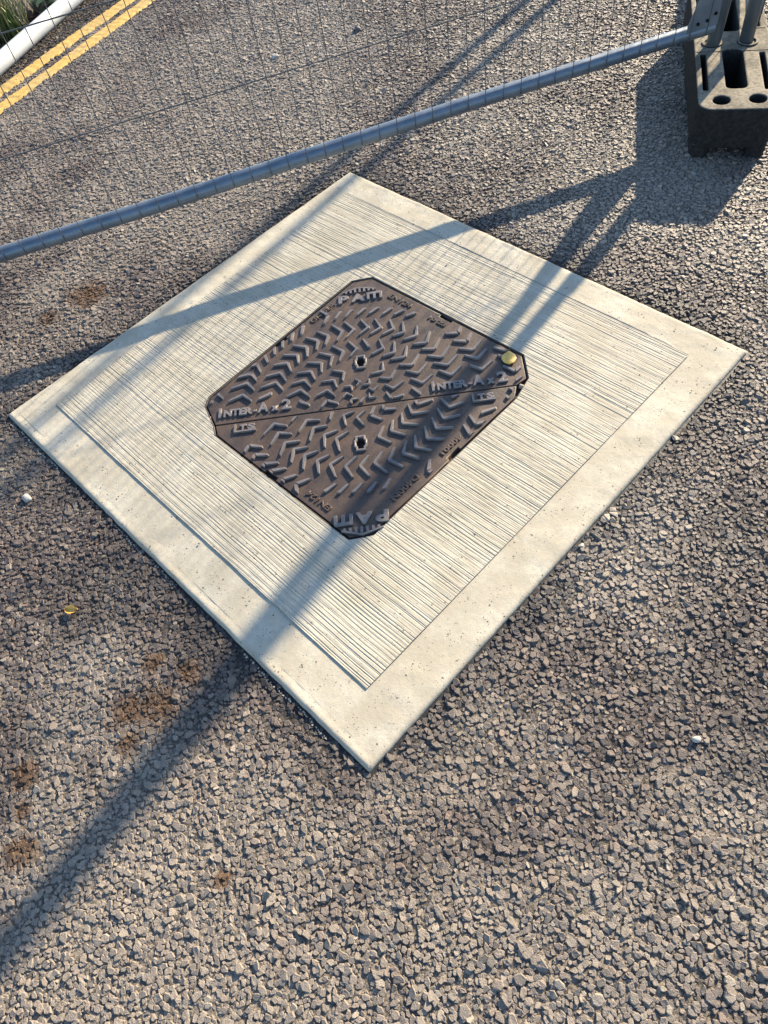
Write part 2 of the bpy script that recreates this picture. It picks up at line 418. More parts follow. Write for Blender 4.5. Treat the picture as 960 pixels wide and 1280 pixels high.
# the cover's outline on the slab, halves split along the seam
SEAM = ((-.189, -.3195), (.3225, .2375))
UP = [(-.189, -.3195), (-.258, -.293), (-.274, -.268), (-.286, .270), (-.250, .3135), (.272, .3225), (.327, .270), (.3225, .2375)]
LO = [(-.189, -.3195), (.3225, .2375), (.344, .203), (.343, -.292), (.311, -.333), (-.160, -.337)]
OCT = [(-.160, -.337), (-.189, -.3195), (-.258, -.293), (-.274, -.268), (-.286, .270), (-.250, .3135), (.272, .3225), (.327, .270), (.344, .203), (.343, -.292), (.311, -.333)]
def offset_poly(poly, d):
    out = []; n = len(poly); area = sum(poly[i][0]*poly[(i+1)%n][1] - poly[(i+1)%n][0]*poly[i][1] for i in range(n))
    sg = 1 if area > 0 else -1
    for i in range(n):
        p0, p1, p2 = (Vector(poly[(i+k) % n]) for k in (-1, 0, 1))
        e1 = (p1-p0).normalized(); e2 = (p2-p1).normalized()
        n1 = Vector((e1.y, -e1.x)) * sg; n2 = Vector((e2.y, -e2.x)) * sg
        b = (n1 + n2).normalized(); out.append(tuple(p1 + b * d / max(b.dot(n1), .35)))
    return out
HOLE = offset_poly(OCT, .0052)
def xspan(y):
    xs = []
    n = len(HOLE)
    for i in range(n):
        (xa, ya), (xb, yb) = HOLE[i], HOLE[(i+1) % n]
        if (ya <= y) != (yb <= y): xs.append(xa + (y-ya)*(xb-xa)/(yb-ya))
    return (min(xs), max(xs)) if len(xs) >= 2 else None
# brushed panel: every brush stroke is relief
gy = np.arange(-.62, .64, .00035)
def strokes(seed, count, dmin, dmax, wmin, wmax):
    r = np.random.default_rng(seed); g = np.zeros_like(gy)
    for _ in range(count):
        c = r.uniform(-.62, .64); w = r.uniform(wmin, wmax); g -= r.uniform(dmin, dmax) * np.exp(-((gy - c) / w) ** 2)
    return g
rc = np.random.default_rng(39); COM = np.zeros_like(gy)
for c_ in np.arange(-.62, .64, .0072): COM -= rc.uniform(.0003, .0010) * np.exp(-((gy - c_ - rc.normal(0, .0015)) / rc.uniform(.0007, .0009)) ** 2)
G = [COM*f_ + strokes(40 + k, 110, .0002, .0006, .0007, .0009) + strokes(60 + k, 300, .0001, .0004, .0007, .0010) for k, f_ in enumerate((1.0, .75, 1.15, .6))]
def panel_z(x, y):
    v = y - .010*x + .004*np.sin(x*3.1 + 1) * np.clip(.5 - y, 0, 1) + .0009*np.sin(x*9 + y*6) + .0004*np.sin(x*31 + y*15)
    z = np.zeros_like(x); ws = 0
    for k in range(4):
        w = np.clip(.5 + lowfreq(x, y*3, 5, 300 + k), .02, None); ws = ws + w; z = z + w * np.interp(v, gy, G[k])
    z = z / ws * 1.15
    return z + lowfreq(x, y, 20, 77) * .0006 + lowfreq(x*2, y*6, 60, 78) * .00025
PV = []; PF = []; nb = 0
def patch(ys, xa, xb, nc):
    global nb
    T = np.linspace(0, 1, nc + 1)[None]
    X = xa[:, None] * (1-T) + xb[:, None] * T; Y = np.repeat(ys[:, None], nc + 1, 1)
    Z = panel_z(X, Y) + .0006
    nr = len(ys); PV.append(np.stack([X, Y, Z], -1).reshape(-1, 3))
    i = (np.arange(nr-1)[:, None] * (nc+1) + np.arange(nc)[None]).ravel() + nb
    PF.append(np.c_[i, i+1, i+nc+2, i+nc+1]); nb += nr * (nc+1)
yb, yt = -.5475, .5600
def xl(y): return np.interp(y, [yb, yt], [INN[3][0] - .0005, INN[0][0] - .002]) + .0009*np.sin(y*70) + .0006*np.sin(y*190)
def xr(y): return np.interp(y, [yb, yt], [INN[2][0] - .0025, INN[1][0] - .0015])
hy0 = min(p[1] for p in HOLE); hy1 = max(p[1] for p in HOLE)
s_ = .0009
ys = np.arange(hy1, yt, s_); patch(ys, xl(ys), xr(ys), 90)
ys = np.append(np.arange(yb, hy0, s_), hy0); patch(ys, xl(ys), xr(ys), 90)
ys = np.linspace(hy0 + 1e-5, hy1 - 1e-5, int((hy1-hy0)/s_)); sp = [xspan(y) for y in ys]
patch(ys, xl(ys), np.array([a for a, b in sp]), 34); patch(ys, np.array([b for a, b in sp]), xr(ys), 34)
V = np.concatenate(PV); F = np.concatenate(PF)
V[:, 2] += .05
me = mesh_np('brushed_panel', V, F, True); link('brushed_panel', me, m_brush, slab)
# upstand of the panel edge above the lower border and body of the slab
mb = MB(); mb.box((-.604, -.5505, .030), (.5805, .5615, .0478))
me = curve_mesh('slab_body', [[(-.66, -.63), (.66, -.63), (.66, .63), (-.66, .63)], HOLE], .0, .0475)
link('slab_body', me, m_trowel, slab)
ed = [(x, yb + .0008*math.sin(x*55) + .0005*math.sin(x*171)) for x in np.linspace(-.599, .5775, 200)]
vs = [(x, y, .0495) for x, y in ed] + [(x, y - .0014, .043) for x, y in ed]; n = len(ed)
me = bpy.data.meshes.new('panel_edge'); me.from_pydata(vs, [], [(i, i+1, n+i+1, n+i) for i in range(n-1)]); me.update()
link('panel_edge', me, m_brush, slab)

# bitumen joint and crumbs of slurry along the slab edges
def ring_sheet(name, d0, d1, z, mat):
    a = quad_ring([(-HX-d0, HY+d0), (HX+d0, HY+d0), (HX+d0, -HY-d0), (-HX-d0, -HY-d0)], 160)
    b = quad_ring([(-HX-d1, HY+d1), (HX+d1, HY+d1), (HX+d1, -HY-d1), (-HX-d1, -HY-d1)], 160)
    k = len(a); b = b + rng.normal(0, .0022, b.shape)
    V = np.r_[np.c_[a, np.full(k, z)], np.c_[b, np.full(k, z - .003)]]; i = np.arange(k); j = (i+1) % k
    return link(name, mesh_np(name, V, np.c_[i, j, k+j, k+i][:, ::-1], False), mat)
o = ring_sheet('joint_sealant', -.012, .015, ZR + .0035, m_bitumen)
tag(o, 'thin black bitumen seal round the edge of the concrete surround', 'sealant')
def lump(mb, x, y, z, s, flat=.5, n=12):
    bm = bmesh.new()
    for _ in range(n):
        v = rng.normal(size=3); v /= np.linalg.norm(v); bm.verts.new((x + v[0]*s*rng.uniform(.7,1.3), y + v[1]*s*rng.uniform(.6,1.2), z + v[2]*s*flat))
    r = bmesh.ops.convex_hull(bm, input=bm.verts)
    bmesh.ops.delete(bm, geom=[g for g in r['geom_interior'] if isinstance(g, bmesh.types.BMVert)], context='VERTS')
    bm.verts.index_update(); mb.add([v.co[:] for v in bm.verts], [[v.index for v in f.verts] for f in bm.faces]); bm.free()
mb = MB(); x = -.66
while x < .68:
    dens = .5 + .5*math.sin(x*13 + 2) + .3*math.sin(x*37)
    if dens > .45: lump(mb, x, -HY - .0085 + .0025*math.sin(x*40) + rng.normal(0, .0012), ZR + .004, rng.uniform(.0014, .0034), .5)
    x += rng.uniform(.004, .009)
for bx, by in ((HX+.012, .083), (HX+.02, .075), (HX+.014, .061), (HX+.024, .066), (HX+.012, .052), (HX + .011, -.03), (HX+.01, .33)):
    lump(mb, bx, by, ZR + .004, rng.uniform(.007, .012), .5)
o = link('slurry_crumbs', mb.mesh('slurry_crumbs'), m_mortar); tag(o, 'pale crumbs of cement slurry along the slab edge', 'mortar', kind='stuff')

# ------------------------------------------------------------------ iron frame and the two half covers
ZP = -.0015                                                     # top of the cover plates
fr = empty('iron_manhole_surround', (.03, -.01, -.08)); tag(fr, 'dark cast iron frame rim set in the concrete round the two covers', 'manhole frame')
me = curve_mesh('rim', [offset_poly(OCT, .0060), offset_poly(OCT, .0022)], -.075, -.0016, .0008)
me.transform(Matrix.Translation((-.03, .01, .08))); link('rim', me, m_ironframe, fr)
me = curve_mesh('pit_floor', [offset_poly(OCT, .004)], -.082, -.070); me.transform(Matrix.Translation((-.03, .01, .08))); link('pit_floor', me, m_dark, fr)
for (x, y) in ((.3365, .246), (-.232, -.3135)):                 # lugs where the seam meets the frame
    mb = MB(); mb.tube([(x-.010, y-.004, -.006), (x+.012, y+.004, -.006)], [.006, .004], 8)
    me = mb.mesh('lug', True); me.transform(Matrix.Translation((-.03, .01, .08))); link('lug', me, m_mortar, fr)

def cut_notch(poly, a, b, pos, width, depth):
    """rectangular bite in the edge a-b of the outline, around the point pos"""
    pa, pb = Vector(a), Vector(b); e = (pb-pa).normalized(); n = Vector((-e.y, e.x)); c = pa + e * (Vector(pos)-pa).dot(e)
    cen = sum((Vector(p) for p in poly), Vector((0,0))) / len(poly)
    if n.dot(cen - c) < 0: n = -n
    out = []
    for p in poly:
        out.append(p)
        if (Vector(p) - pa).length < 1e-6:
            out += [tuple(c - e*width/2), tuple(c - e*width/2 + n*depth), tuple(c + e*width/2 + n*depth), tuple(c + e*width/2)]
    return out
SU = Vector((SEAM[1][0]-SEAM[0][0], SEAM[1][1]-SEAM[0][1])).normalized(); SN = Vector((-SU.y, SU.x)); SA = math.atan2(SU.y, SU.x)
KEYS = [Vector((-.043, .059)), Vector((.146, -.131))]
CR = Vector((.030, -.015))
def loc2w(o, u, v): return (o[0] + SU.x*u + SN.x*v, o[1] + SU.y*u + SN.y*v)
def key_outline(k, s, grow=0.0):
    pts = [(-.0085, -.021), (.0085, -.021), (.0085, -.0125), (.013, -.0085), (.013, .0085), (.0085, .0125), (.0085, .021), (-.0085, .021), (-.0085, .0125), (-.013, .0085), (-.013, -.0085), (-.0085, -.0125)]
    q = offset_poly([(x*s, y*s) for x, y in pts], grow) if grow else [(x*s, y*s) for x, y in pts]
    return [loc2w(k, x, y) for x, y in q]
def clip(poly, cp):
    n = len(cp); area = sum(cp[i][0]*cp[(i+1)%n][1] - cp[(i+1)%n][0]*cp[i][1] for i in range(n)); sg = 1 if area > 0 else -1
    out = list(poly)
    for i in range(n):
        ax, ay = cp[i]; bx, by = cp[(i+1) % n]; inp = out; out = []
        sd = lambda p: sg * ((bx-ax)*(p[1]-ay) - (by-ay)*(p[0]-ax))
        for k in range(len(inp)):
            p, q = inp[k], inp[(k+1) % len(inp)]; dp, dq = sd(p), sd(q)
            if dp >= 0: out.append(p)
            if (dp >= 0) != (dq >= 0):
                t = dp/(dp-dq); out.append((p[0]+(q[0]-p[0])*t, p[1]+(q[1]-p[1])*t))
        if not out: return []
    return out
def parea(p): return abs(sum(p[i][0]*p[(i+1)%len(p)][1] - p[(i+1)%len(p)][0]*p[i][1] for i in range(len(p)))) / 2
halves = []
for idx, (poly, nots, lab) in enumerate((
    (UP, (((-.274, -.268), (-.286, .270), (-.28, -.017)), ((-.250, .3135), (.272, .3225), (.028, .318))), 'larger rusty brown half of the iron cover, with the yellow leaf on its corner'),
    (LO, (((.344, .203), (.343, -.292), (.343, -.016)), ((-.160, -.337), (.311, -.333), (.042, -.337))), 'smaller rusty brown half of the iron cover, below the diagonal seam'))):
    inner = offset_poly(poly, -.0016); out = list(inner)
    for a, b, p in nots:
        ia = min(inner, key=lambda q: (Vector(q)-Vector(a)).length); ib = min(inner, key=lambda q: (Vector(q)-Vector(b)).length)
        pa, pb = inner.index(ia), inner.index(ib)
        if (pa + 1) % len(inner) != pb: ia, ib = ib, ia
        out = cut_notch(out, ia, ib, p, .040, .0085)
    k = KEYS[idx]; root = empty('manhole_cover', (k.x, k.y, ZP - .03)); tag(root, lab, 'manhole cover', 'half covers of the square iron manhole')
    off = Matrix.Translation((-k.x, -k.y, -(ZP - .03)))
    me = curve_mesh('plate', [out, key_outline(k, .78)], ZP - .028, ZP, .0014); me.transform(off); pl = link('plate', me, m_iron, root)
    me = curve_mesh('keyhole_rim', [key_outline(k, .86, .0048), key_outline(k, .83)], ZP - .006, ZP + .0055, .0012); me.transform(off); link('keyhole_rim', me, m_tread, pl)
    halves.append((root, pl, offset_poly(poly, -.0085), off, k))

# raised tread bars: chevrons on rings round the centre, pointing clockwise
def chevron(r, h, d, w, phi, skew):
    """outline of a chevron in plan around CR at angle phi"""
    def pt(rad, tang):                                            # tang > 0 is clockwise
        er = Vector((math.cos(phi), math.sin(phi))); et = Vector((math.sin(phi), -math.cos(phi)))
        return CR + er*rad + et*tang
    a = [(r-h, -d), (r - h*.10 + skew, d*.62), (r + h, -d*.9)]
    l = [pt(a[0][0] + w*.1, a[0][1] - w*.9), pt(a[1][0] - 0, a[1][1] - w*1.05), pt(a[2][0], a[2][1] - w*1.0)]
    f_ = [pt(a[2][0] + w*.25, a[2][1] + w*.25), pt(a[1][0] + w*.7, a[1][1] + w*.85), pt(a[1][0] - w*.7, a[1][1] + w*.85), pt(a[0][0] - w*.25, a[0][1] + w*.35)]
    return [tuple(p) for p in l + f_]
def bar_mesh(poly, z0, z1, ins):
    n = len(poly); top = [tuple(Vector(p) + (Vector(t)-Vector(p)) * min(1, ins*1.6/max((Vector(t)-Vector(p)).length, 1e-9))) for p, t in zip(poly, offset_poly(poly, -ins))]
    if parea(top) < parea(poly)*.12: top = [((p[0]*2 + q[0])/3, (p[1]*2 + q[1])/3) for p, q in zip(poly, [(sum(a[0] for a in poly)/n, sum(a[1] for a in poly)/n)]*n)]
    mb = MB(); mid = z0 + (z1-z0)*.55
    mb.add([(x, y, z0) for x, y in poly] + [(x, y, mid) for x, y in [((p[0]*3+t[0])/4, (p[1]*3+t[1])/4) for p, t in zip(poly, top)]] + [(x, y, z1) for x, y in top],
           [tuple(range(2*n, 3*n))] + [(i, (i+1)%n, (i+1)%n+n, i+n) for i in range(n)] + [(i+n, (i+1)%n+n, (i+1)%n+2*n, i+2*n) for i in range(n)])
    return mb.mesh('tread_bar')
# places kept free for lettering: (centre, half length along, half height), in seam axes
def txt_zone(p, x0, x1, y0, y1):
    return (p, x0, x1, y0, y1)
T_INT_R = (.174 + SN.x*.004, .094 + SN.y*.004); T_INT_L = (-.196 + SN.x*.005, -.302 + SN.y*.005)
zones = [(T_INT_R, -.006, .190, -.01, .034), (T_INT_L, -.03, .188, -.012, .034),
         ((.267, .135), -.008, .066, -.02, .035), ((-.134, -.300), -.05, .062, -.02, .035),
         ((-.251, .180), -.03, .145, -.006, .09), ((.240, -.309), -.04, .15, -.09, .034)]
def in_zone(x, y, pad=0.0):
    for p, x0, x1, y0, y1 in zones:
        d = Vector((x - p[0], y - p[1])); a, b = d.dot(SU), d.dot(SN)
        if x0 - pad < a < x1 + pad and y0 - pad < b < y1 + pad: return True
    return False
SMALL = [(-.262, .075, -.252, .185), (-.17, .278, -.075, .305), (-.02, .278, .07, .305), (.300, -.045, .33, .035), (.298, -.205, .33, -.115), (.145, -.33, .225, -.292)]
zt = ZP + .0068
for ring, (r, cnt, h, d, w, ph) in enumerate(((.034, 8, .013, .0070, .0036, .2), (.087, 15, .025, .0115, .0043, .1), (.158, 28, .030, .0125, .0047, 0.), (.233, 41, .031, .0130, .0050, .05), (.311, 54, .031, .0130, .0050, .02), (.388, 66, .030, .0130, .0050, .04))):
    for q in range(cnt):
        phi = 2*math.pi*(q + ph)/cnt + random.uniform(-.01, .01)
        full = chevron(r, h*random.uniform(.92, 1.04), d*random.uniform(.9, 1.1), w, phi, random.uniform(-.002, .002))
        cx, cy = CR.x + r*math.cos(phi), CR.y + r*math.sin(phi)
        if min((Vector((cx, cy)) - k).length for k in KEYS) < .030: continue
        mid = ((full[4][0] + full[5][0])/2, (full[4][1] + full[5][1])/2)
        arms = [[full[0], full[1], mid, full[5], full[6]], [full[1], full[2], full[3], full[4], mid]]
        free = lambda p: not in_zone(p[0], p[1]) and not any(x0-.003 < p[0] < x1+.003 and y0-.002 < p[1] < y1+.002 for x0, y0, x1, y1 in SMALL) and min((Vector(p) - k).length for k in KEYS) > .025
        arms = [a for a in arms if all(free(p) for p in a)]
        for root, pl, cp, off, k in halves:
            cl = [clip(a, cp) for a in arms]
            if len(arms) == 2 and all(abs(parea(c) - parea(a)) < 1e-9 for c, a in zip(cl, arms) if c) and all(cl):
                me = bar_mesh(full, ZP - .002, zt - random.uniform(0, .0010), .0016)
            else:
                mb = MB(); tot = 0
                for c in cl:
                    if len(c) < 3 or parea(c) < 1.5e-5: continue
                    n = len(c); tot += parea(c); gx, gy_ = sum(p[0] for p in c)/n, sum(p[1] for p in c)/n
                    mb.add([(x, y, ZP - .002) for x, y in c] + [(gx + (x-gx)*.84, gy_ + (y-gy_)*.84, zt - .0008) for x, y in c],
                           [tuple(range(n, 2*n))] + [(i, (i+1) % n, (i+1) % n + n, i+n) for i in range(n)])
                if tot < 4e-5: continue
                me = mb.mesh('tread_bar')
            me.transform(off); link('tread_bar', me, m_tread, root)

# cast lettering
def letters(half, body, at, ang, size, fit=None, depth=.0065, fat=0.0, mat=None):
    me = text_mesh(body, size, depth, .0005, 1.0, fat)
    xs = [v.co.x for v in me.vertices]; L = max(xs) - min(xs); k = (fit / L) if fit else 1.0
    me.transform(Matrix.Translation((-min(xs), 0, 0))); me.transform(Matrix.Diagonal((k, 1, 1, 1)))
    me.transform(Matrix.Translation((at[0], at[1], ZP + depth/2 - .0008)) @ Matrix.Rotation(ang, 4, 'Z'))
    root, pl, cp, off, kk = halves[half]; me.transform(off)
    return link('lettering', me, mat or m_tread, root)
def inter(o):
    for body, u, L, s in (('I', 0, .0070, .041), ('NTER', .0135, .074, .0300), ('-', .0905, .008, .032), ('A', .101, .0285, .043), ('x', .136, .019, .029), ('2', .162, .025, .044)):
        letters(0, body, loc2w(o, u, 0), SA, s, L, .0055, .0011)
inter(T_INT_R); inter(T_INT_L)
for o in ((.267 - SN.x*.010, .135 - SN.y*.010), (-.134 - SN.x*.008, -.300 - SN.y*.008)):
    for body, u, L, s in (('T', .014, .017, .024), ('S', .034, .019, .024)): letters(1, body, loc2w(o, u, .006), SA, s, L, .0055, .0011)
    mb = MB(); mb.prism([loc2w(o, 0, 0), loc2w(o, .056, 0), loc2w(o, .056, .004), loc2w(o, .0045, .004), loc2w(o, .0045, .026), loc2w(o, 0, .026)], ZP-.002, ZP+.006)
    me = mb.mesh('lettering'); me.transform(halves[1][3]); link('lettering', me, m_tread, halves[1][0])
def pam(half, o, ang):
    e = Vector((math.cos(ang), math.sin(ang))); n_ = Vector((-e.y, e.x))
    W = lambda u, v: (o[0] + e.x*u + n_.x*v, o[1] + e.y*u + n_.y*v)
    for body, u, L, s in (('P', 0, .030, .040), ('A', .036, .038, .040)): letters(half, body, W(u, 0), ang, s, L, .0055, .0014)
    # the last letter is a wide rounded m of three bars under a flat head
    me = curve_mesh('lettering', [[W(.080, 0), W(.088, 0), W(.088, .020), W(.0975, .020), W(.0975, 0), W(.1055, 0), W(.1055, .020), W(.115, .020), W(.115, 0), W(.123, 0), W(.123, .024), W(.120, .028), W(.080, .028)]], ZP-.002, ZP+.006, .0008)
    me.transform(halves[half][3]); link('lettering', me, m_tread, halves[half][0])
    # emblem: row of short bars under a shallow gable
    mb = MB(); hs = (.007, .010, .013, .016, .013, .010, .007)
    for i, hh in enumerate(hs):
        u = .020 + i*.0128; mb.prism([W(u, .036), W(u+.006, .036), W(u+.006, .036+hh), W(u, .036+hh)], ZP-.002, ZP+.005)
    mb.prism([W(.013, .0395), W(.060, .0535), W(.107, .0395), W(.107, .0435), W(.060, .0575), W(.013, .0435)], ZP-.002, ZP+.0048)
    me = mb.mesh('emblem'); me.transform(halves[half][3]); link('emblem', me, m_tread, halves[half][0])
pam(0, (-.251, .180), SA); pam(1, (.324 + .004, -.222 - .004), SA + math.pi)
for half, body, at, ang, s, L in ((0, 'UNDER', (-.254, .085), math.radians(91), .020, .090), (0, 'EN124', (-.160, .283), math.radians(1), .022, .082), (0, '10 23', (-.012, .284), math.radians(1), .015, .058),
                                  (1, '40001', (.312, .034), math.radians(-90), .017, .070), (1, 'D400N', (.308, -.115), math.radians(-90), .021, .085), (1, 'EN124', (.224, -.301), math.radians(181), .020, .078)):
    letters(half, body, at, ang, s, L, .0034, .0002, m_iron)

# ------------------------------------------------------------------ site fence panels
def fence_panel(p0, p1, z0, ztop, label, spacing, wire_from=.03, side=-1, lean=0.0):
    """tube frame with welded wire mesh; p0 is the end that stands in the foot by the slab"""
    a = Vector((p0[0], p0[1], 0)); b = Vector((p1[0], p1[1], 0)); d = (b-a); L = d.length; d.normalize()
    root = empty('mesh_fence', a, math.atan2(d.y, d.x)); tag(root, label, 'fence panel', 'galvanised mesh fence panels standing round the works')
    r = .0205
    mb = MB(); mb.tube([(-.004 + r, 0, z0), (L*.25, 0, z0 + .002), (L*.5, 0, z0 - .003), (L*.75, 0, z0 + .002), (L - r, 0, z0)], r, 20, False); link('bottom_rail', mb.mesh('bottom_rail', True), m_zinc, root)
    mb = MB(); mb.tube([(.0, 0, ztop), (L, 0, ztop)], r, 14); link('top_rail', mb.mesh('top_rail', True), m_zinc, root)
    for x in (0, L):
        mb = MB(); mb.tube([(0, 0, .05), (0, 0, ztop)], r, 20); link('post', mb.mesh('post', True), m_zinc, root, (x, 0, 0), (lean if x == 0 else 0, 0, 0))
    # corner gusset with bolt holes, on both ends
    for x, s in ((0, 1), (L, -1)):
        tri = [(.010, .012), (.115, .012), (.118, .03), (.045, .25), (.010, .27)]
        me = curve_mesh('gusset', [tri], -.0015, .0015)
        me.transform(Matrix.Rotation(math.pi/2, 4, 'X')); me.transform(Matrix.Diagonal((s, 1, 1, 1))); me.transform(Matrix.Translation((x, side*.019, z0)))
        if s < 0: me.flip_normals()
        gs = link('gusset', me, m_zinc, root)
        for bx, bz in ((.085, .030), (.055, .032), (.030, .045), (.028, .11), (.026, .19)):
            mb = MB(); mb.tube([(x + s*bx, side*.019, z0 + bz), (x + s*bx, side*.0245, z0 + bz)], [.0052, .0042], 8); link('rivet', mb.mesh('rivet'), m_dark, gs)
    mb = MB(); mb.tube([(0, side*(r + .0008), z0 - .010), (0, side*(r + .0008), ztop)], .0012, 6, False); wv = mb.mesh('wire', True); wv.materials.append(m_wire)
    x = wire_from
    while x < L - .02:
        link('wire', wv, None, root, (x, 0, 0), (random.uniform(-.0012, .0012), random.uniform(-.010, .010), 0)); x += spacing
    mb = MB(); mb.tube([(0, side*(r + .0032), 0), (L, side*(r + .0032), 0)], .0016, 6, False); wh = mb.mesh('cross_wire', True); wh.materials.append(m_wire)
    z = z0 + .242
    while z < ztop - .1:
        link('cross_wire', wh, None, root, (0, 0, z)); z += .247
    return root
FD = Vector((.449, .8935))
pl_ = Vector((-.003, 1.615)); pr_ = Vector((.078, 1.679))
ZT = .19
fence_panel(pl_, pl_ - FD*3.45, ZT, 2.0, 'wire mesh fence panel with blue-grey bottom rail crossing the top of the view', .0555, .048, 1, -.030)
far1 = Vector((-1.163, 3.70)); far2 = Vector((-1.065, 3.76))
fence_panel(pr_, far2, ZT, 2.0, 'fence panel whose post is the right-hand one in the black foot', .0555, .03, -1, -.030)
fence_panel(far1, (-3.3, 3.75), ZT, 2.0, 'fence panel beyond the top of the view that throws two soft shadows', .0555)

# ------------------------------------------------------------------ rubber fence foot
def fence_foot(name, o, ld, label):
    root = empty(name, (o[0], o[1], ZR + .004), math.atan2(ld[1], ld[0]) - math.pi/2); tag(root, label, 'fence foot', 'fence feet')
    H = .135 - ZR - .004
    outer = arc_rect(-.020, -.066, .202, .730, .045, 8)
    holes = [circle(.0446, -.014, .0225), circle(.142, -.010, .0225), arc_rect(.062, .050, .118, .273, .016), arc_rect(.062, .392, .118, .615, .016),
             circle(.0446, .678, .0225), circle(.142, .678, .0225),
             arc_rect(-.001, .042, .0115, .250, .003, 3), arc_rect(.166, .042, .1785, .250, .003, 3), arc_rect(-.001, .415, .0115, .62, .003, 3), arc_rect(.166, .415, .1785, .62, .003, 3)]
    me = curve_mesh('body', [outer] + holes, .030, H, .006, 3); link('body', me, m_rubber, root)
    for x0, x1 in ((-.0145, .040), (.142, .1965)):
        for y0, y1 in ((-.0605, .06), (.25, .41), (.60, .7245)):
            mb = MB(); mb.prism(arc_rect(x0, y0, x1, y1, .022, 4), .0, .0365); link('foot_pad', mb.mesh('foot_pad'), m_rubber, root)
    me = curve_mesh('core', [arc_rect(-.016, -.060, .198, .724, .035, 5)], .029, .034); link('core', me, m_dark, root)
    # raised lip between the slots and thin mould lines
    mb = MB()
    for y in (.262, .400): mb.box((-.012, y, H - .001), (.056, y+.004, H + .0012)); mb.box((.124, y, H - .001), (.194, y+.004, H + .0012))
    link('mould_line', mb.mesh('mould_line'), m_rubber, root)
    for x in (.034, .137):                                          # sockets the posts stand in
        me = curve_mesh('socket', [circle(x, .316, .031, 20), circle(x, .316, .0225, 20)], H - .01, H + .004, .0015); link('socket', me, m_rubber, root)
    return root
fence_foot('fence_ballast', (.136, 1.336), (-.54, .8417), 'black rubber fence foot with a long slot, holding two steel posts')
fence_foot('fence_ballast', (-1.30, 3.42), (-.54, .8417), 'black rubber fence foot beyond the top of the view')

# ------------------------------------------------------------------ kerb side: yellow lines, pipe, verge
def yellow_line(n0, n1, label, seed):
    d = Vector((-RN[1], RN[0])); r = np.random.default_rng(seed); NL = 620; NW = 12
    t = np.linspace(-1.6, 3.4, NL); rag = lambda k: lowfreq(t, t*0, 200, seed+k)*.0022 + lowfreq(t, t*0, 420, seed+k+9)*.0018 + lowfreq(t, t*0, 9, seed+k+3)*.004
    a = n0 + rag(0); b = n1 + rag(1); T = np.linspace(0, 1, NW)[None]
    n = a[:, None]*(1-T) + b[:, None]*T; tt = np.repeat(t[:, None], NW, 1)
    X = RN[0]*n + d.x*tt; Y = RN[1]*n + d.y*tt
    Z = ZR + .0088 + lowfreq(X, Y, 190, seed+5)*.0012 + lowfreq(X, Y, 420, seed+6)*.0008
    Z[:, 0] -= .006; Z[:, -1] -= .006
    i = (np.arange(NL-1)[:, None]*NW + np.arange(NW-1)[None]).ravel()
    me = mesh_np('yellow_line', np.stack([X, Y, Z], -1).reshape(-1, 3), np.c_[i, i+1, i+NW+1, i+NW][:, ::-1], True)
    o = link('yellow_line', me, m_yellow); tag(o, label, 'road marking', 'double yellow lines')
    return o
yellow_line(-2.190, -2.124, 'yellow painted line nearer the concrete slab', 400)
yellow_line(-2.306, -2.236, 'yellow painted line nearer the white pipe', 430)
pd = Vector((-.43, .9028, 0)); pc = Vector((-2.585, .395, .022))
pr = empty('plastic_pipe', pc + Vector((0, 0, -.036))); tag(pr, 'smooth white pipe lying beside the double yellow lines', 'pipe')
mb = MB(); mb.tube([pd*-1.5 - Vector((0,0,-.036)), pd*.1 + Vector((0,0,.036)), pd*2.2 + Vector((0,0,.036))], .034, 28, False); link('barrel', mb.mesh('barrel', True), m_pvc, pr)
mb = MB(); mb.tube([pd*2.2 + Vector((0,0,.036)), pd*2.31 + Vector((0,0,.036))], .040, 28, False); link('socket_end', mb.mesh('socket_end', True), m_pvc, pr)

# verge: rough stones and weeds behind the pipe
dv = Vector((-RN[1], RN[0]))
def vpt(n, t, z=0.): return (RN[0]*n + dv.x*t, RN[1]*n + dv.y*t, z)
def rock(name, c, sx, sy, sz, rz, mat, label, cat, group, seed, sq=.6):
    r = np.random.default_rng(seed); bm = bmesh.new()
    bmesh.ops.create_icosphere(bm, subdivisions=3, radius=1)
    ph = r.uniform(0, 6, 6)
    for v in bm.verts:
        p = v.co; k = 1 + .10*math.sin(p.x*3+ph[0])*math.sin(p.y*3+ph[1]) + .06*math.sin(p.z*7+ph[2]+p.x*5) + .03*math.sin(p.y*15+ph[3])
        q = Vector([math.copysign(abs(a)**sq, a) for a in p]) * k
        v.co = Vector((q.x*sx, q.y*sy, q.z*sz))
    me = bpy.data.meshes.new(name); bm.to_mesh(me); bm.free()
    for p in me.polygons: p.use_smooth = True
    o = link(name, me, mat, None, c, (r.uniform(-.1,.1), r.uniform(-.1,.1), rz)); return tag(o, label, cat, group)
va = math.atan2(dv.y, dv.x)
rock('verge_stone', vpt(-2.86, 1.50, .03), .20, .12, .10, va + .2, m_kerb, 'grey-brown stone behind the white pipe among the weeds', 'stone', 'stones in the verge', 3)
rock('verge_stone', vpt(-2.72, 2.05, .03), .24, .11, .09, va - .1, m_kerb, 'grey stone behind the white pipe nearest the top edge', 'stone', 'stones in the verge', 4)
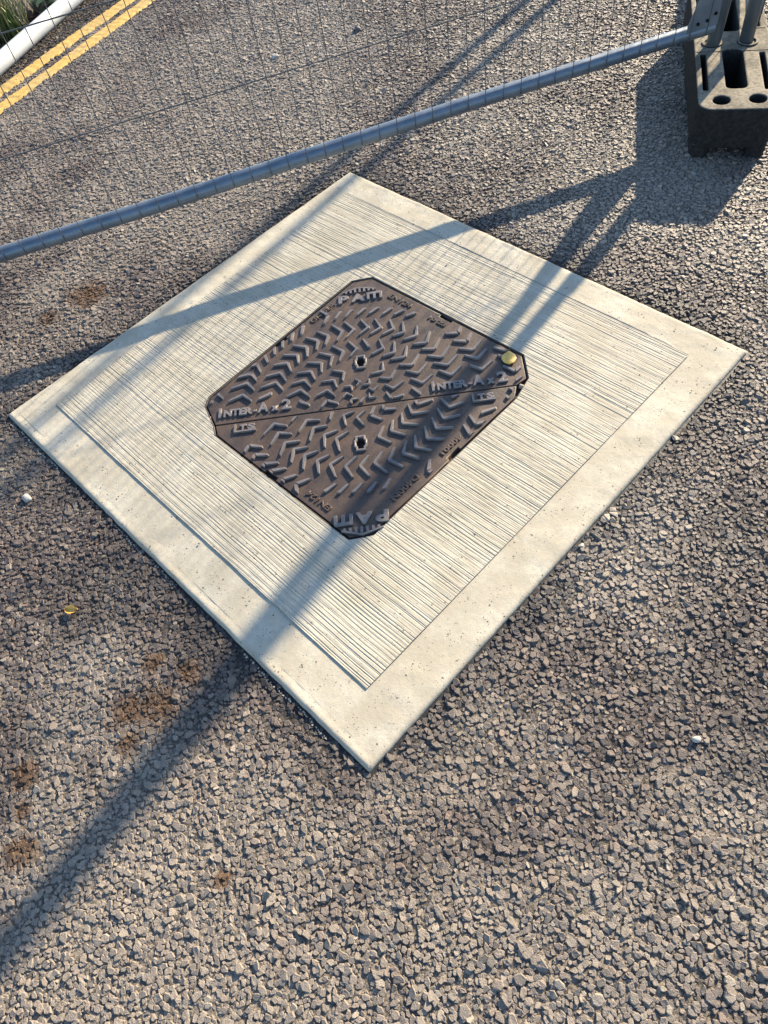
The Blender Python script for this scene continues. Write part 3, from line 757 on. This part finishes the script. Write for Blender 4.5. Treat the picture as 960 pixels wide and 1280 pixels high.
def blade_mesh(n, rad, h, lean, wid, seed, droop=.5):
    r = np.random.default_rng(seed); V = []; F = []
    for _ in range(n):
        a = r.uniform(0, 6.283); rr = rad * math.sqrt(r.random()); x, y = rr*math.cos(a), rr*math.sin(a)
        az = r.uniform(0, 6.283); hh = h * r.uniform(.5, 1.15); ln = lean * r.uniform(.2, 1.3) * hh; w = wid * r.uniform(.6, 1.3); b = len(V)
        for k in range(5):
            t = k/4; o = ln * t**1.8; ww = w * (1 - t**2) * .5 + .0004
            cx, cy = x + math.cos(az)*o, y + math.sin(az)*o; z = hh * (t - droop*.25*t**3)
            V.append((cx - math.sin(az)*ww, cy + math.cos(az)*ww, z)); V.append((cx + math.sin(az)*ww, cy - math.cos(az)*ww, z))
        for k in range(4): F.append((b+2*k, b+2*k+1, b+2*k+3, b+2*k+2))
    return mesh_np('blades', np.array(V), np.array(F), True)
m_grass = mat_leaf('green grass', [(0, (.06, .10, .02)), (.5, (.11, .16, .035)), (.8, (.17, .20, .05)), (1, (.32, .28, .10))])
m_straw = mat_leaf('dry grass', [(0, (.30, .24, .12)), (.6, (.42, .35, .19)), (1, (.20, .19, .07))])
m_weed = mat_leaf('weed leaf', [(0, (.035, .07, .018)), (.7, (.07, .11, .03)), (1, (.14, .15, .04))])
tufts = [(-2.66, 1.02, 'tuft of green grass with straw stalks just behind the white pipe at the left edge'), (-2.80, 1.12, 'grass tuft at the left edge, second from the pipe'), (-2.90, 1.32, 'grass tuft in the very corner of the view'),
         (-2.64, 1.28, 'green grass tuft behind the middle of the visible pipe'), (-2.66, 1.72, 'grass tuft beside the pipe near the top edge'), (-2.98, 1.62, 'grass tuft behind the larger stone'), (-2.72, .72, 'grass tuft behind the pipe beyond the left edge')]
for i, (n_, t_, lab) in enumerate(tufts):
    root = empty('grass_tuft', vpt(n_, t_, ZR - .02)); tag(root, lab, 'grass', 'grass tufts in the verge')
    link('green_blades', blade_mesh(130, .085, .20, .55, .007, 500 + i), m_grass, root)
    link('dry_stalks', blade_mesh(70, .10, .27, .5, .006, 600 + i), m_straw, root)
def weed(n_, t_, seed, lab):
    r = np.random.default_rng(seed); root = empty('weed', vpt(n_, t_, ZR - .02)); tag(root, lab, 'weed', 'leafy weeds in the verge')
    V = []; F = []
    for k in range(46):
        a = r.uniform(0, 6.283); e = r.uniform(.2, 1.2); L = r.uniform(.05, .10); w = L*.22; h = r.uniform(.0, .10)
        d = Vector((math.cos(a)*math.cos(e), math.sin(a)*math.cos(e), math.sin(e))); s = Vector((-math.sin(a), math.cos(a), 0)); b = len(V)
        base = Vector((r.normal(0, .03), r.normal(0, .03), h))
        for t, ww in ((0, .12), (.35, 1), (.7, .75), (1, .05)):
            p = base + d*L*t - Vector((0,0,L*.35*t*t)); V.append(tuple(p - s*w*ww)); V.append(tuple(p + s*w*ww))
        for q in range(3): F.append((b+2*q, b+2*q+1, b+2*q+3, b+2*q+2))
    link('leaves', mesh_np('leaves', np.array(V), np.array(F), True), m_weed, root)
    mb = MB(); mb.tube([(0,0,0), (.004,.002,.06), (.0,.006,.12)], [.004,.003,.002], 6); link('stem', mb.mesh('stem', True), m_weed, root)
weed(-2.74, .98, 1, 'dark leafy weed between the pipe and the grass at the left edge'); weed(-2.62, 1.52, 2, 'dark leafy weed under the far side of the pipe'); weed(-2.60, 1.90, 5, 'dark leafy weed by the pipe at the top edge')
# leaf litter and soil crumbs along the gutter
mb = MB(); r = np.random.default_rng(9)
for _ in range(1500):
    n_ = r.uniform(-2.52, -2.30); n_ = n_ if r.random() < .75 else r.uniform(-2.75, -2.5); t_ = r.uniform(-.5, 3.2); x, y, _z = vpt(n_, t_)
    lump(mb, x, y, ZR + .004, r.uniform(.003, .013), .45, 8)
tag(link('gutter_litter', mb.mesh('gutter_litter'), mat_leaf('litter', [(0, (.03, .022, .015)), (.5, (.075, .05, .03)), (.8, (.15, .10, .06)), (1, (.28, .22, .15))], .9)), 'brown soil crumbs and leaf litter in the gutter', 'litter', kind='stuff')

# ------------------------------------------------------------------ small loose things
def leaf(name, c, L, W, rz, curl, mat, label, tilt=0.0):
    V = []; F = []; n = 9
    for i in range(n):
        t = i/(n-1); w = W * (math.sin(math.pi * t**.9))**.6 * .5 + .0003
        for k in range(5):
            s = (k-2)/2; V.append(((t-.5)*L, s*w*(1+.04*math.sin(t*17)), curl*(s*s)*W*.5 + .10*L*math.sin(t*3.1)*curl + .0006*math.sin(t*20+s*3)))
    for i in range(n-1):
        for k in range(4): F.append((i*5+k, i*5+k+1, (i+1)*5+k+1, (i+1)*5+k))
    b = len(V); F2 = [tuple(q[::-1]) for q in [(x+b for x in f) for f in F] for q in [tuple(q)]]
    V += [(x, y, z - .0006) for x, y, z in V]
    root = empty(name, c, rz); root.rotation_euler = (tilt, 0, rz); tag(root, label, 'leaf', 'fallen yellow leaves')
    me = bpy.data.meshes.new('blade'); me.from_pydata(V, [], F + F2); me.update()
    for p in me.polygons: p.use_smooth = True
    link('blade', me, mat, root)
    mb = MB(); mb.tube([(-L*.5, 0, .001), (-L*.58, .001, .001), (-L*.64, .003, .002)], [.0005, .0004, .0003], 6); link('stalk', mb.mesh('stalk', True), mat, root)
    return root
m_yleaf = mat_plain('yellow leaf', (.62, .37, .075), (.72, .47, .13), 90, .55, .4, .3)
m_oleaf = mat_plain('amber leaf', (.62, .32, .05), (.72, .44, .10), 120, .5, .4, .3)
leaf('fallen_leaf', (.255, .291, ZP + .0135), .042, .036, math.radians(-50), -.28, m_yleaf, 'small curled yellow leaf lying on the corner of the iron cover')
leaf('fallen_leaf', (-.036, -.850, ZR + .009), .030, .018, math.radians(40), .6, m_oleaf, 'amber leaf lying on the road off the lower left side of the slab', .3)
m_white = mat_plain('pale pebble', (.28, .27, .25), (.40, .385, .355), 60, .8)
m_darkp = mat_plain('dark pebble', (.06, .06, .065), (.11, .105, .10), 60, .7)
for i, (x, y, s, m_, lab) in enumerate(((-.395, -.762, .013, m_white, 'whitish pebble on the road near the left corner of the slab'), (-1.527, 1.057, .016, m_white, 'white pebble on the road behind the fence, below the mesh'),
                                   (-1.383, 1.387, .019, m_darkp, 'dark flat pebble on the road behind the fence near the top edge'), (1.076, -.226, .008, m_white, 'small white pebble on the road right of the slab'),
                                   (1.325, -.36, .009, m_white, 'pale grey chip at the right edge of the view'))):
    rock('pebble', (x, y, ZR + .006), s, s*.7, s*.55, i*1.3, m_, lab, 'pebble', 'loose pebbles on the road', 20 + i, .88)

# grit scattered over the slab
mb = MB(); r = np.random.default_rng(31); k = 0
while k < 70:
    x, y = r.uniform(-.67, .67), r.uniform(-.64, .64)
    if inside(np.array([(x, y)]), np.array(offset_poly(OCT, .02)))[0]: continue
    lump(mb, x, y, .0005, r.uniform(.0011, .0030), .6, 8); k += 1
tag(link('slab_grit', mb.mesh('slab_grit'), m_darkp), 'fine dark grit scattered over the concrete surround', 'grit', kind='stuff')
